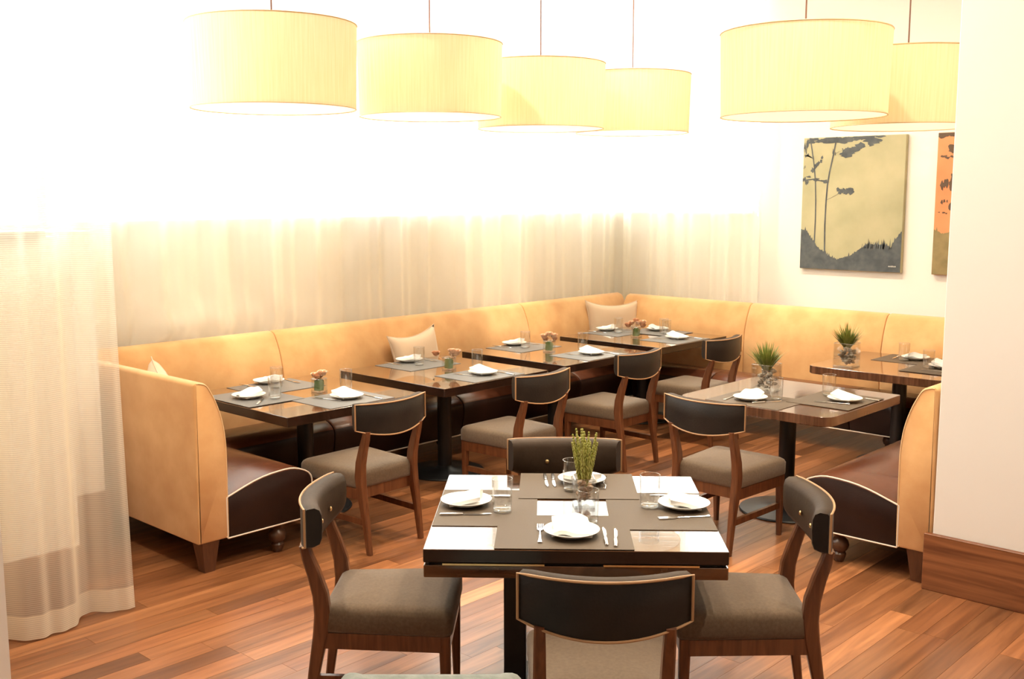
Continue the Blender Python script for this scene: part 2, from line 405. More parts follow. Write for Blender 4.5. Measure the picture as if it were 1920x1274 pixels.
def near_curtain(u, v, dz=0):
    y = 1.52+u*.82; z = .01+v*4.2
    fl = (1-v)**3
    return (-4.73+.045*math.sin(y*13.5+.4)+.022*math.sin(y*31+1.1)+.006*math.sin(y*77)+.02*math.sin(y*14)*fl, y+.02*fl*u, z)
ct = empty('floor_length_curtain', (0, 0, 0)); tag(ct, 'floor-length pale sheer curtain hanging at the left edge, hem on floorboards', 'curtain')
b = B(); grid(b, 110, 50, lambda u, v: near_curtain(u, .0265+v*.9735)); obj('sheer_panel', b, M['sheer_near'], ct, True, 180)
b = B(); grid(b, 110, 4, lambda u, v: near_curtain(u, v*.0265)); o = obj('hem', b, M['hem'], ct, True, 180); tag(o, 'doubled opaque hem band')

# ------------------------------------------------------------------ banquettes
def bench_back_profile(n=5):
    P = [(0, .17), (.185, .17), (.19, .55), (.19, .70), (.175, .82), (.135, .94), (.085, 1.03), (.03, 1.045), (0, 1.035)]
    return round_poly([Vector(q) for q in P], [.01, .02, .08, .08, .08, .08, .045, .03, .02], n)
def bench_seat_profile(n=4):
    P = [(.17, .165), (.70, .165), (.735, .30), (.745, .425), (.62, .487), (.40, .477), (.17, .40)]
    return round_poly([Vector(q) for q in P], [.01, .02, .06, .06, .15, .15, .01], n)
def prism(bm, prof, s0, s1, r0=.014, r1=.014):
    lv = [(s0, r0), (s0+r0*.35, r0*.35), (s0+r0*1.2, 0)] if r0 else [(s0, 0)]
    lv += [(s1-r1*1.2, 0), (s1-r1*.35, r1*.35), (s1, r1)] if r1 else [(s1, 0)]
    loops(bm, [[(s, q.x, q.y) for q in (inset(prof, d) if d else prof)] for s, d in lv])
def bun_foot(bm, x, y):
    lathe(bm, [(.030, .168), (.042, .160), (.030, .148), (.026, .138), (.046, .120), (.052, .095), (.044, .070), (.030, .058), (.038, .046), (.036, .03), (.026, .004), (.022, 0)], 16, (x, y))
def square_foot(bm, x, y):
    loops(bm, [[(x+sx*w, y+sy*w, z) for sx, sy in ((-1, -1), (1, -1), (1, 1), (-1, 1))] for w, z in ((.030, 0), (.052, .175))])
def bench(name, label, loc, rz, back_segs, seat_segs, feet_back, feet_front, end=None):
    root = empty(name, loc, rz); tag(root, label, 'bench', 'gold and brown banquette benches')
    bp, sp = bench_back_profile(), bench_seat_profile()
    for a, c in back_segs: b = B(); prism(b, bp, a, c); obj('back_cushion', b, M['velvet'], root)
    for a, c in seat_segs:
        b = B(); prism(b, sp, a, c)
        so = obj('seat_cushion', b, M['hide'], root)
        so.data.materials.append(M['hide_top'])
        for f in so.data.polygons:
            if f.normal.z > .45: f.material_index = 1
    b = B(); a, c = seat_segs[0][0], seat_segs[-1][1]
    tube(b, [(a+.005, .706, .167), (c-.005, .706, .167)], .005)
    if end is not None:
        s, sg = end
        # the profile of the seat and back outlined in piping on the exposed end
        pts = [Vector((s, q.x, q.y)) for q in inset(sp, .005)]
        tube(b, pts, .0048, 6, True)
        b2 = B(); tube(b2, [Vector((s, q.x, q.y)) for q in inset(bp, .008) if q.x > .02], .004, 6); obj('back_piping', b2, M['velvet_piping'], root)
    obj('piping', b, M['piping'], root)
    for x in feet_back: b = B(); square_foot(b, x, .075); obj('back_foot', b, M['foot'], root)
    for x in feet_front: b = B(); bun_foot(b, x, .52); obj('bun_foot', b, M['darkfoot'], root)
    return root
bench('banquette_bench', 'gold-backed banquette bench at the left end, its outer side facing the curtain', (-6.45, 2.81, 0), 0, [(0, 1.58)], [(.745, 1.58)], [.06, 1.52], [1.53, .9], (1.578, 1))
bench('banquette_bench', 'long gold banquette bench with dark seat under the left windows', (-6.45, 8.47, 0), -PI/2, [(0, 1.49), (1.49, 4.13), (4.13, 5.47)], [(.19, 1.45), (1.45, 2.87), (2.87, 4.11), (4.11, 5.47)], [.1, 2.9, 5.0], [1.4, 2.9, 4.1])
bench('banquette_bench', 'gold banquette bench along the back wall below the paintings', (-2.0, 8.47, 0), PI, [(.18, 1.6), (1.6, 2.87), (2.87, 4.26)], [(.74, 1.6), (1.6, 2.87), (2.87, 3.71)], [1, 3.4], [1.35, 2.9])
bench('banquette_bench', 'short gold banquette bench with brown seat against the right pillar', (-1.985, 5.285, 0), PI/2, [(0, 1.6), (1.6, 3.18)], [(0, 1.6), (1.6, 3.0)], [.06, 3.0], [.06, 1.7], (.002, -1))

# ------------------------------------------------------------------ tables
def pedestal_table(name, label, loc, kind):
    root = empty(name, loc); tag(root, label, 'table', 'pedestal dining tables')
    hx, hy = (.55, .515) if kind == 'square' else (.515, .49)
    rr = .012 if kind == 'square' else [.10, .10, .012, .012]
    pl = round_poly([Vector(q) for q in ((-hx, -hy), (hx, -hy), (hx, hy), (-hx, hy))], rr, 6)
    b = B(); stack(b, pl, [(.748, .0), (.75, .002)], True, True); obj('tabletop', b, M['tabletop'] if kind == 'square' else M['tabletop2'], root)
    b = B(); stack(b, pl, [(.692, .004), (.696, 0), (.7478, 0)]); obj('edge_band', b, M['tableedge'] if kind == 'square' else M['tabletop2'], root)
    b = B(); lathe(b, [(.052, .03), (.052, .66)], 20); box(b, -.2, .2, -.2, .2, .66, .6915); obj('column', b, M['iron'], root)
    b = B(); lathe(b, [(.285, 0), (.29, .006), (.285, .014), (.20, .022), (.07, .034), (.052, .05)], 40); obj('base_disc', b, M['iron'], root)
    return root
T = {'T1': (-5.50, 3.96), 'T2': (-5.50, 5.19), 'T3': (-5.53, 6.45), 'T4': (-5.55, 7.70), 'R1': (-3.19, 6.00), 'R2': (-3.17, 7.66)}
pedestal_table('dining_table', 'dark square table nearest the left end bench, with orange flowers', (*T['T1'], 0), 'square')
pedestal_table('dining_table', 'second dark square table along the left wall bench, beside the leaning cushion', (*T['T2'], 0), 'square')
pedestal_table('dining_table', 'third dark square table along the left wall bench, before the corner table', (*T['T3'], 0), 'square')
pedestal_table('dining_table', 'dark square table in the far bench corner, set for three', (*T['T4'], 0), 'square')
pedestal_table('dining_table', 'brown rounded-corner table by the right bench with grass in pebbles', (*T['R1'], 0), 'round')
pedestal_table('dining_table', 'brown table at the far right partly hidden by the pillar', (*T['R2'], 0), 'round')
FTC = Vector((-2.64, 3.194)); FTA = math.radians(41.0)
ft = empty('dining_table', (FTC.x, FTC.y, 0), FTA); tag(ft, 'large glossy black fold-out table in the foreground, set for four', 'table', None)
pl = round_poly([Vector(q) for q in ((-.545, -.52), (.545, -.52), (.545, .50), (-.545, .50))], .008, 3)
b = B(); stack(b, pl, [(.748, 0), (.75, .002)]); obj('tabletop', b, M['tabletop'], ft)
b = B(); stack(b, pl, [(.70, .003), (.703, 0), (.7478, 0)]); obj('edge_band', b, M['tableedge'], ft)
b = B(); stack(b, pl, [(.645, .003), (.648, .001), (.688, .001), (.69, .003)]); obj('folding_leaf', b, M['tabletop'], ft)
b = B(); stack(b, inset(pl, .02), [(.6905, 0), (.6997, 0)]); obj('leaf_spacer', b, M['iron'], ft)
for s in (-1, 1):
    b = B(); x0, x1 = (-.475, -.11) if s < 0 else (.10, .44); box(b, x0, x1, -.522, -.505, .6915, .6985); tag(obj('brass_strip', b, M['brass'], ft, False), 'thin brass strip in the gap')
for s in (-1, 1):
    b = B(); box(b, s*.23-.045, s*.23+.045, -.06, .06, .03, .645, .006, 1); obj('column', b, M['iron'], ft)
    b = B(); box(b, s*.23-.05, s*.23+.05, -.16, .16, 0, .03, .008, 2); obj('base_bar', b, M['iron'], ft)

# ------------------------------------------------------------------ chairs (face +y)
def make_chair():
    root = empty('dining_chair')
    pl = round_poly([Vector(q) for q in ((-.215, -.225), (.215, -.225), (.25, .275), (-.25, .275))], [.03, .03, .045, .045], 4)
    b = B(); stack(b, pl, [(.372, .010), (.376, .003), (.39, 0), (.445, .0), (.462, .008), (.472, .022), (.478, .05), (.483, .11), (.485, .17)]); obj('seat', b, M['seatcloth'], root, True, 60)
    obj('seat_rail', box(B(), -.195, .195, .235, .262, .31, .372), M['chairwood'], root, False)
    obj('seat_rail', box(B(), -.18, .18, -.215, -.19, .31, .372), M['chairwood'], root, False)
    for s in (-1, 1):
        b = B(); t = B(); box(t, -.013, .013, -.24, .23, .31, .372); join(b, t, Matrix.Translation((s*.213, 0, 0)) @ Matrix.Rotation(-s*.06, 4, 'Z'))
        obj('seat_rail', b, M['chairwood'], root, False)
    for s in (-1, 1):
        b = B(); bar(b, [(s*.215, .243, .372), (s*.216, .245, .2), (s*.216, .248, 0)], [(.044, .044), (.038, .038), (.028, .028)]); obj('leg', b, M['chairwood'], root)
    for s in (-1, 1):
        b = B(); pth = []
        for z, y, w, d in ((0, -.285, .030, .032), (.2, -.258, .036, .042), (.36, -.228, .042, .056), (.44, -.218, .042, .062), (.52, -.225, .041, .058), (.60, -.247, .039, .05), (.66, -.268, .037, .044), (.71, -.282, .034, .036)): pth.append((z, y, w, d))
        bar(b, [(s*(.198+.012*(z < .3)*0), y, z) for z, y, w, d in pth], [(w, d) for z, y, w, d in pth]); obj('leg', b, M['chairwood'], root)
    for s in (-1, 1):
        b = B(); t = B(); box(t, -.010, .010, -.25, .235, .165, .20); join(b, t, Matrix.Translation((s*.205, 0, 0)) @ Matrix.Rotation(-s*.03, 4, 'Z'))
        obj('stretcher', b, M['chairwood'], root, False)
    HW = .266
    def yb(u): return -.325+.062*u*u
    def zb(u): return .672+.046*u*u
    nu = 16; rings = []
    for i in range(nu+1):
        u = -1+2*i/nu; x = HW*math.sin(u*PI/2*.98)/math.sin(PI/2*.98) if False else HW*u; e = .006 if abs(u) == 1 else 0
        y, z0, z1 = yb(u), zb(u), .868-.006*(1-u*u)
        sec = [(0, z0), (0, z0+(z1-z0)*.5), (0, z1-.006), (.006, z1), (.04, z1+.002), (.062, z1-.008), (.072, z1-.03), (.074, z0+(z1-z0)*.5), (.070, z0+.03), (.06, z0+.008), (.035, z0-.001)]
        cz = (z0+z1)/2
        nrm = Vector((-2*.062*u/HW, 1)).normalized()
        rings.append([(x+nrm.x*(dy if not e else .006+dy*.8), y+nrm.y*(dy if not e else .006+dy*.8), cz+(z-cz)*(1 if not e else .95)) for dy, z in sec])
    b = B(); vs = loops(b, rings); front = set()
    bmesh.ops.recalc_face_normals(b, faces=b.faces)
    for f in b.faces:
        if len(f.verts) == 4 and (f.normal.y > .25 or f.normal.z > .8): f.material_index = 1
    o = obj('backrest', b, M['chairhide'], root, True, 50); o.data.materials.append(M['chairsuede'])
    b = B(); pts = []
    for i in range(nu+1): u = -1+2*i/nu; pts.append((HW*u, yb(u)-.001, .866-.006*(1-u*u)))
    for i in range(nu+1): u = 1-2*i/nu; pts.append((HW*u, yb(u)-.001, zb(u)+.002))
    tube(b, pts, .0045, 6, True); tag(obj('piping', b, M['tan_piping'], root), 'tan piping edging the back')
    for s in (-1, 1):
        u = s*.38; b = B(); lathe(b, [(.001, 0), (.008, .001), (.010, .004), (.007, .008), (.001, .0095)], 10)
        bmesh.ops.transform(b, matrix=Matrix.Translation((HW*u-.02*s, yb(u)+.0735, .765)) @ Matrix.Rotation(-PI/2, 4, 'X'), verts=b.verts)
        tag(obj('button', b, M['brass'], root), 'gold tufting button')
    return root
def ftw(lx, ly, z=0):
    c, s = math.cos(FTA), math.sin(FTA); return (FTC.x+lx*c-ly*s, FTC.y+lx*s+ly*c, z)
chair0 = make_chair()
chairs = [
 (ftw(.075, -.80), FTA, 'dining chair seen from behind in front of the foreground table'),
 (ftw(-.725, -.17), FTA-PI/2, 'dining chair at the left side of the foreground table, turned sideways'),
 (ftw(.655, -.17), FTA+PI/2, 'dining chair at the right side of the foreground table, turned sideways'),
 (ftw(-.02, .45), FTA+PI, 'dining chair on the far side of the foreground table, facing the camera'),
 ((-4.77, 3.83, 0), PI/2+.03, 'dining chair at the table nearest the left end bench'),
 ((-4.72, 5.09, 0), PI/2, 'dining chair at the second table along the left bench'),
 ((-4.80, 6.26, 0), PI/2, 'dining chair at the third table along the left bench'),
 ((-4.76, 7.35, 0), PI/2, 'dining chair at the far corner table'),
 ((-3.19, 5.28, 0), 0, 'dining chair at the rounded table by the right bench'),
]
for i, (p, rz, lab) in enumerate(chairs):
    c = chair0 if i == 0 else copy_tree(chair0)
    c.location = p; c.rotation_euler = (0, 0, rz)
    tag(c, lab.replace('dining chair', 'dark leather dining chair'), 'chair', 'dark leather dining chairs')
# pale tub chair whose back just rises into the frame
tc = empty('tub_chair', (-1.885, 1.715, -.022), FTA+.03); tag(tc, 'pale grey upholstered chair, only its curved back top showing at the bottom edge', 'chair')
pl = round_poly([Vector(q) for q in ((-.235, .30), (.235, .30), (.245, .805), (-.245, .805))], [.02, .02, .07, .07], 6)
b = B(); n_ = len(pl)
loops(b, [[(q.x*sc, y-.10*(1-(q.x/.245)**2)+.05, .55+(q.y-.55)*sc) for q in pl] for y, sc in ((-.045, .96), (-.035, .99), (-.02, 1), (.02, 1), (.035, .99), (.045, .96))]); obj('backrest', b, M['tubcloth'], tc)
pl = round_poly([Vector(q) for q in ((-.22, -.02), (.22, -.02), (.26, .44), (-.26, .44))], .1, 5)
b = B(); stack(b, pl, [(.30, .02), (.31, 0), (.40, 0), (.43, .02), (.44, .08)]); obj('seat', b, M['tubcloth'], tc)
for x, y in ((-.19, .02), (.19, .02), (-.2, .38), (.2, .38)):
    b = B(); loops(b, [[(x+sx*w, y+sy*w, z) for sx, sy in ((-1, -1), (1, -1), (1, 1), (-1, 1))] for w, z in ((.014, 0), (.022, .31))]); obj('leg', b, M['chairwood'], tc)

# ------------------------------------------------------------------ pendants
PEND = [(-5.34, 3.69, 2.51), (-5.38, 4.975, 2.533), (-5.42, 6.15, 2.508), (-5.47, 7.38, 2.53), (-3.08, 5.84, 2.466), (-2.97, 7.05, 2.455)]
plabs = ['cream drum pendant lamp hanging leftmost, largest over the left end table', 'cream drum pendant lamp second from the left, over the wall bench',
         'cream drum pendant lamp third from the left, over the wall bench', 'cream drum pendant lamp over the far corner table, fourth from the left',
         'cream drum pendant lamp in front of the green tree painting', 'glowing cream drum pendant lamp partly hidden by the right pillar']
def make_pendant():
    R, Hh = .49, .482; root = empty('pendant_lamp')
    b = B(); n = 64
    R1 = R-.012
    loops(b, [[(r*math.cos(2*PI*i/n), r*math.sin(2*PI*i/n), z) for i in range(n)] for r, z in ((R1, 0), (R1+.003, Hh*.25), (R1+.006, Hh*.5), (R1+.009, Hh*.75), (R, Hh))], True, False, False); obj('shade', b, M['shade'], root, True, 180)
    b = B(); tube(b, [(R1*math.cos(2*PI*i/n), R1*math.sin(2*PI*i/n), 0) for i in range(n)], .003, 6, True); obj('lower_rim', b, M['shadetrim'], root)
    b = B(); tube(b, [(R*math.cos(2*PI*i/n), R*math.sin(2*PI*i/n), Hh) for i in range(n)], .004, 6, True); obj('upper_rim', b, M['shadetrim'], root)
    b = B()
    for k in range(3): a = 2*PI*k/3; tube(b, [(0, 0, Hh-.02), (R*math.cos(a), R*math.sin(a), Hh)], .003)
    lathe(b, [(.03, Hh-.10), (.03, Hh-.01)], 12); obj('spider_fitting', b, M['brass'], root)
    b = B(); lathe(b, [(R1-.006, .003), (R1-.006, .007)], 48); obj('diffuser', b, M['diffuser'], root)
    b = B(); lathe(b, [(.012, .30), (.045, .33), (.055, .37), (.04, .42), (.02, .445)], 14); obj('bulb', b, M['bulb'], root)
    b = B(); tube(b, [(0, 0, Hh-.02), (0, 0, CEIL-2.52)], .0055, 6); obj('cord', b, M['cord'], root)
    return root
pen0 = make_pendant()
for i, (x, y, z) in enumerate(PEND):
    p = pen0 if i == 0 else copy_tree(pen0)
    p.location = (x, y, z); tag(p, plabs[i], 'lamp', 'cream drum pendants')
    for k in range(2):
        ld = bpy.data.lights.new('pendant_light', 'POINT'); ld.energy = BULB_W; ld.color = (1, .78, .50); ld.shadow_soft_size = .06
        lo = bpy.data.objects.new('pendant_light', ld); COL.objects.link(lo); lo.parent = p; lo.location = (.14*(2*k-1), 0, .30)

# ------------------------------------------------------------------ paintings
PY = WY-.002
def painting(x0, x1, z0, z1, label, m_canvas):
    root = empty('painting', ((x0+x1)/2, PY, z0)); tag(root, label, 'painting', None)
    w = x1-x0; b = B(); box(b, -w/2, w/2, -.045, 0, 0, z1-z0, .003, 1); obj('canvas', b, m_canvas, root, False); return root, w, z1-z0
def flat(bm, pts, w, h, dy=-.0465):
    vs = [bm.verts.new((-w/2+u*w, dy, (1-v)*h)) for u, v in pts]
    try: bm.faces.new(vs)
    except ValueError: pass
def clump(bm, cu_, cv, ru, rv, w, h, n=9, seed=0, tilt=0.):
    rd = random.Random(seed)
    for _ in range(n):
        a = rd.uniform(-1, 1); u, v = cu_+a*ru, cv+rd.uniform(-.6, .6)*rv-tilt*a*ru
        pts = []; m = 11; s = rd.uniform(.5, 1.05)
        for k in range(m):
            t = 2*PI*k/m; r = rd.uniform(.45, 1.1)
            pts.append((min(.998, max(.002, u+math.cos(t)*r*ru*.38*s)), min(.998, max(.002, v+math.sin(t)*r*rv*.85*s))))
        flat(bm, pts, w, h, -.0465-rd.random()*.0006)
def stroke(bm, pts, wd, w, h):
    L = [(u-wd, v) for u, v in pts]; Rr = [(u+wd, v) for u, v in pts]; flat(bm, L+Rr[::-1], w, h, -.0474)
p1, w, h = painting(-4.655, -3.715, 1.345, 2.515, 'canvas painting of two slate trees against an olive-gold sky on the back wall', M['canvas1'])
b = B()
stroke(b, [(.065, .0), (.09, .10), (.118, .22), (.135, .34), (.145, .48), (.148, .62), (.145, .83)], .006, w, h)
stroke(b, [(.335, .0), (.31, .12), (.275, .26), (.258, .36), (.25, .50), (.247, .66), (.255, .90)], .007, w, h)
stroke(b, [(.02, .13), (.05, .128), (.11, .16)], .004, w, h); stroke(b, [(.255, .47), (.30, .455), (.37, .425)], .003, w, h); stroke(b, [(.31, .135), (.36, .11), (.41, .10)], .003, w, h)
flat(b, [(.02, .315), (.12, .308), (.25, .335), (.25, .342), (.12, .318), (.02, .325)], w, h); flat(b, [(.118, .23), (.19, .165), (.193, .172), (.125, .24)], w, h)
obj('painted_trunks', b, M['ink'], p1, False)
b = B()
for k, (cu_, cv, ru, rv, n, ti) in enumerate([(.20, .02, .14, .022, 14, 0), (.48, .025, .22, .025, 22, 0), (.66, .012, .12, .012, 10, 0), (.56, .085, .17, .030, 24, .28), (.42, .10, .03, .02, 5, 0), (.02, .06, .025, .06, 8, 0), (.02, .13, .03, .015, 4, 0), (.14, .205, .06, .028, 9, .9), (.025, .32, .035, .03, 8, 0), (.16, .318, .10, .012, 10, -.2), (.44, .405, .075, .026, 14, 0), (.015, .22, .012, .015, 4, 0), (.31, .11, .02, .025, 5, 0)]):
    clump(b, cu_, cv, ru, rv, w, h, n, 11+k, ti)
obj('painted_foliage', b, M['ink'], p1, False)
def undergrowth(prof, w, h, seed, mat, parent, ns=110, sp=.03):
    rd = random.Random(seed); pts = []
    for k in range(ns+1):
        u = .002+.996*k/ns
        for (u0, v0), (u1, v1) in zip(prof, prof[1:]):
            if u0 <= u <= u1: v = v0+(v1-v0)*(u-u0)/(u1-u0); break
        pts.append((u, v-(rd.random()**2.5)*sp*(k % 2)-rd.random()*.006))
    b = B()
    for (ua, va), (ub, vb) in zip(pts, pts[1:]): flat(b, [(ua, va), (ub, vb), (ub, .998), (ua, .998)], w, h)
    for k in range(16):
        u = rd.uniform(.62, .95); v = .80; flat(b, [(u, v+.03), (u+.008, v-rd.uniform(0, .06)), (u+.011, v-rd.uniform(0, .04)), (u+.006, v+.03)], w, h)
    return obj('painted_undergrowth', b, mat, parent, False)
undergrowth([(0, .70), (.06, .71), (.12, .78), (.2, .85), (.3, .90), (.38, .925), (.52, .89), (.6, .84), (.68, .80), (.82, .80), (.9, .82), (.95, .75), (1, .70)], w, h, 3, M['ink'], p1)
b = B(); rd = random.Random(2); u = .885
for k in range(6): flat(b, [(u, .962), (u+.004, .948+.004*rd.random()), (u+.007, .95), (u+.010, .962), (u+.006, .958)], w, h, -.0482); u += .0125
tag(obj('signature', b, M['whitepaint'], p1, False), 'small white painted signature')
p2, w, h = painting(-3.45, -2.51, 1.345, 2.515, 'canvas painting with orange sky, half hidden behind the right pillar', M['canvas2'])
b = B()
for k, (cu_, cv, ru, rv, n) in enumerate([(.12, .015, .14, .025, 20), (.19, .10, .08, .035, 18), (.10, .17, .06, .012, 8), (.2, .22, .06, .03, 10), (.5, .06, .3, .04, 20), (.7, .14, .2, .03, 16), (.14, .33, .06, .05, 6), (.10, .38, .05, .05, 5), (.09, .48, .04, .02, 4), (.16, .52, .05, .04, 4), (.08, .56, .05, .01, 4), (.5, .3, .2, .03, 10)]):
    clump(b, cu_, cv, ru, rv, w, h, n, 71+k)
stroke(b, [(.25, 0), (.22, .3), (.2, .72)], .006, w, h); obj('painted_foliage', b, M['ink2'], p2, False)
undergrowth([(0, .68), (.08, .71), (.15, .70), (.25, .72), (.5, .75), (.8, .71), (1, .70)], w, h, 8, M['olive'], p2)

# ------------------------------------------------------------------ cushions
def cushion(label, loc, rz, lean, W=.46, H=.40, roll=0., TH=.075):
    root = empty('throw_cushion', loc); tag(root, label, 'cushion', 'cream throw cushions')
    root.rotation_euler = (lean, roll, rz)
    def side(sg):
        def fn(u, v):
            a, c = 2*u-1, 2*v-1
            x = a*W/2*(1-.13*(1-c*c)); z = c*H/2*(1-.22*(1-a*a))
            th = TH*max(0, (1-a**4))**.5*max(0, (1-c**4))**.5
            return (x, sg*th, z+H/2)
        return fn
    b = B(); grid(b, 18, 18, side(1)); grid(b, 18, 18, side(-1)); bmesh.ops.remove_doubles(b, verts=b.verts, dist=.0005)
    obj('cover', b, M['pillow'], root, True, 180)
    f = side(1); rim = [f(k/14, 0) for k in range(14)]+[f(1, k/14) for k in range(14)]+[f(1-k/14, 1) for k in range(14)]+[f(0, 1-k/14) for k in range(14)]
    b = B(); tube(b, rim, .004, 5, True); obj('piping', b, M['pillow'], root)
cushion('cream throw cushion leaning on the wall bench behind the second table', (-6.10, 5.54, .48), -PI/2, .20, .50, .49, .10)
cushion('cream throw cushion propped in the far bench corner', (-6.15, 8.06, .48), math.radians(-110), .12, .62, .53, -.03, .058)
cushion('pale cushion peeking over the left end bench back', (-5.88, 3.24, .50), math.radians(-20), .16, .42, .50, .12)

# ------------------------------------------------------------------ tableware prototypes
Z0 = .7502
def proto_mat(m, kind):
    b = B(); box(b, -.25, .25, -.20, .20, 0, .0025); return obj('placemat', b, m, None, False)
def proto_plate():
    root = empty('dinner_plate')
    b = B(); lathe(b, [(.055, 0), (.060, .001), (.070, .006), (.098, .018), (.104, .0225), (.1045, .0245), (.101, .0245), (.074, .0115), (.06, .0085), (.001, .0085)], 40); obj('dish', b, M['china'], root); return root
def proto_napkin():
    b = B()
    def t(u, v):
        a, c = 2*u-1, 2*v-1
        z = .022+.030*v**1.5+.006*math.sin(u*7+v*3)-.010*abs(a)**3
        return (a*.075*(1-.10*v)+.006*math.sin(v*5), c*.062+.004*math.sin(u*6), z)
    def bo(u, v):
        p = t(u, v); return (p[0]*.98, p[1]*.98, max(.0005, p[2]-.016-.022*v*math.sin(u*PI)))
    closed_sheet(b, 12, 10, t, bo); return obj('folded_napkin', b, M['linen'], None, True, 60)
def proto_glass():
    root = empty('water_glass')
    b = B(); lathe(b, [(.030, .0), (.036, .004), (.0385, .012), (.0405, .06), (.0415, .134), (.0405, .1352), (.0392, .134), (.0380, .06), (.0365, .022), (.030, .0165), (.001, .015)], 28); obj('bowl', b, M['glass'], root)
    b = B(); tube(b, [(.0408*math.cos(2*PI*k/28), .0408*math.sin(2*PI*k/28), .1352) for k in range(28)], .0011, 5, True); obj('rim', b, M['glassbase'], root)
    b = B(); lathe(b, [(.028, .0008), (.0345, .005), (.0355, .013), (.029, .0155), (.001, .0142)], 24); obj('thick_base', b, M['glassbase'], root); return root
def proto_knife():
    root = empty('table_knife')
    b = B(); pl = round_poly([Vector(q) for q in ((-.006, -.105), (.006, -.105), (.008, -.04), (.005, -.012), (-.005, -.012), (-.008, -.04))], .004, 3); stack(b, pl, [(.0, .002), (.002, 0), (.006, 0), (.008, .002)]); obj('handle', b, M['steel'], root)
    b = B(); pl = round_poly([Vector(q) for q in ((-.005, -.012), (.005, -.012), (.009, .02), (.009, .07), (.001, .105), (-.005, .09))], .006, 3); stack(b, pl, [(.0025, 0), (.0045, .0005)]); obj('blade', b, M['steel'], root); return root
def proto_fork():
    root = empty('table_fork')
    b = B(); pl = round_poly([Vector(q) for q in ((-.009, -.105), (.009, -.105), (.006, -.07), (.003, .0), (.003, .03), (-.003, .03), (-.003, .0), (-.006, -.07))], .004, 3); stack(b, pl, [(.001, .001), (.002, 0), (.004, 0), (.005, .001)]); obj('handle', b, M['steel'], root)
    b = B(); pl = round_poly([Vector(q) for q in ((-.003, .028), (.003, .028), (.012, .042), (.012, .058), (-.012, .058), (-.012, .042))], .003, 3); stack(b, pl, [(.002, 0), (.0045, 0)])
    for k in range(4): x = -.0105+.007*k; box(b, x-.0018, x+.0018, .057, .105, .003, .0055)
    obj('tines', b, M['steel'], root); return root
P = {'mat': proto_mat(M['mat'], 0), 'matg': proto_mat(M['matgrey'], 0), 'plate': proto_plate(), 'napkin': proto_napkin(), 'glass': proto_glass(), 'knife': proto_knife(), 'fork': proto_fork()}
used = set()
def put(kind, x, y, z, rz, label, cat, group):
    pr = P[kind]
    if kind in used: o = copy_tree(pr)
    else: o = pr; used.add(kind)
    o.location = (x, y, z); o.rotation_euler = (0, 0, rz); tag(o, label, cat, group); return o
G = {'mat': 'woven placemats', 'plate': 'white dinner plates', 'napkin': 'folded white napkins', 'glass': 'water glasses', 'knife': 'steel table knives', 'fork': 'steel table forks'}
FACE = {'rear': -PI/2, 'left': 0, 'front': PI/2, 'near': 0, 'right': PI/2, 'back': PI}
MATTE = Z0+.0028
def setting(where, face, mat, mpos, plate, glass, knives, forks, matkind='mat', mz=0.0, nrot=.0, frame=None):
    """mpos, plate...: world or table-frame (x, y); face: direction the diner looks (0 = +y)"""
    def W(q): return (frame(*q)[0], frame(*q)[1]) if frame else q
    fr = face+(FTA if frame else 0); dx, dy = random.uniform(-.02, .02), random.uniform(-.05, .05)
    put(matkind, *W(mpos), Z0+mz, fr, '%s placemat %s' % ('taupe' if matkind == 'mat' else 'grey', where), 'placemat', G['mat'])
    zz = Z0+mz+.0027
    x, y = W(plate); put('plate', x, y, zz, 0, 'white dinner plate %s' % where, 'plate', G['plate'])
    put('napkin', x, y, zz+.0086, fr+nrot, 'folded white napkin %s' % where, 'napkin', G['napkin'])
    x, y = W(glass); put('glass', x, y, zz if not glass_off(mpos, glass, face) else Z0, 0, 'water glass %s' % where, 'glass', G['glass'])
    for k, (q, r) in enumerate(knives):
        nm = 'steel table knife' if len(knives) == 1 else ('inner steel knife', 'outer steel knife')[k]
        put('knife', *W(q), zz, fr+r, '%s %s' % (nm, where), 'knife', G['knife'])
    for k, (q, r) in enumerate(forks): put('fork', *W(q), zz, fr+r, 'steel fork %s' % where, 'fork', G['fork'])
def glass_off(m, g, face):
    dx, dy = g[0]-m[0], g[1]-m[1]; c, s = math.cos(-face), math.sin(-face)
    return abs(dx*c-dy*s) > .21 or abs(dx*s+dy*c) > .16
# foreground table, in its own frame
setting('at the left side of the foreground table', -PI/2, 0, (-.341, -.004), (-.431, .031), (-.28, -.062), [((-.42, -.113), .08)], [((-.36, .15), -.06)], frame=ftw, mz=0)
setting('at the right side of the foreground table', PI/2, 0, (.342, -.03), (.451, .013), (.313, .01), [((.43, .17), -.05)], [((.435, -.127), .20)], frame=ftw, mz=0)
setting('at the near side of the foreground table', 0, 0, (-.04, -.318), (-.01, -.357), (.056, -.225), [((.112, -.375), .02), ((.15, -.388), -.05)], [((-.127, -.352), 0)], frame=ftw, mz=.0027)
setting('at the far side of the foreground table', PI, 0, (.03, .315), (.051, .365), (.006, .232), [((-.105, .385), .07), ((-.072, .385), .05)], [((.147, .36), -.1)], frame=ftw, mz=.0027, nrot=.2)
def std(key, rear=True, front=True, dyr=0., dyf=0., name='', knife=True):
    x, y = T[key]
    if rear: setting('on the bench side of %s' % name, -PI/2, 0, (x-.335, y+.02+dyr), (x-.50+.02, y+.06+dyr), (x-.30, y+.0+dyr), [((x-.47, y-.10+dyr), .05)], [((x-.42, y+.20+dyr), -.1)], 'matg', nrot=.3)
    if front: setting('on the chair side of %s' % name, PI/2, 0, (x+.335, y+.03+dyf), (x+.335, y+.06+dyf), (x+.10, y+.24+dyf), [((x+.42, y+.19+dyf), -.05)], [((x+.28, y-.05+dyf), .35)], 'matg')
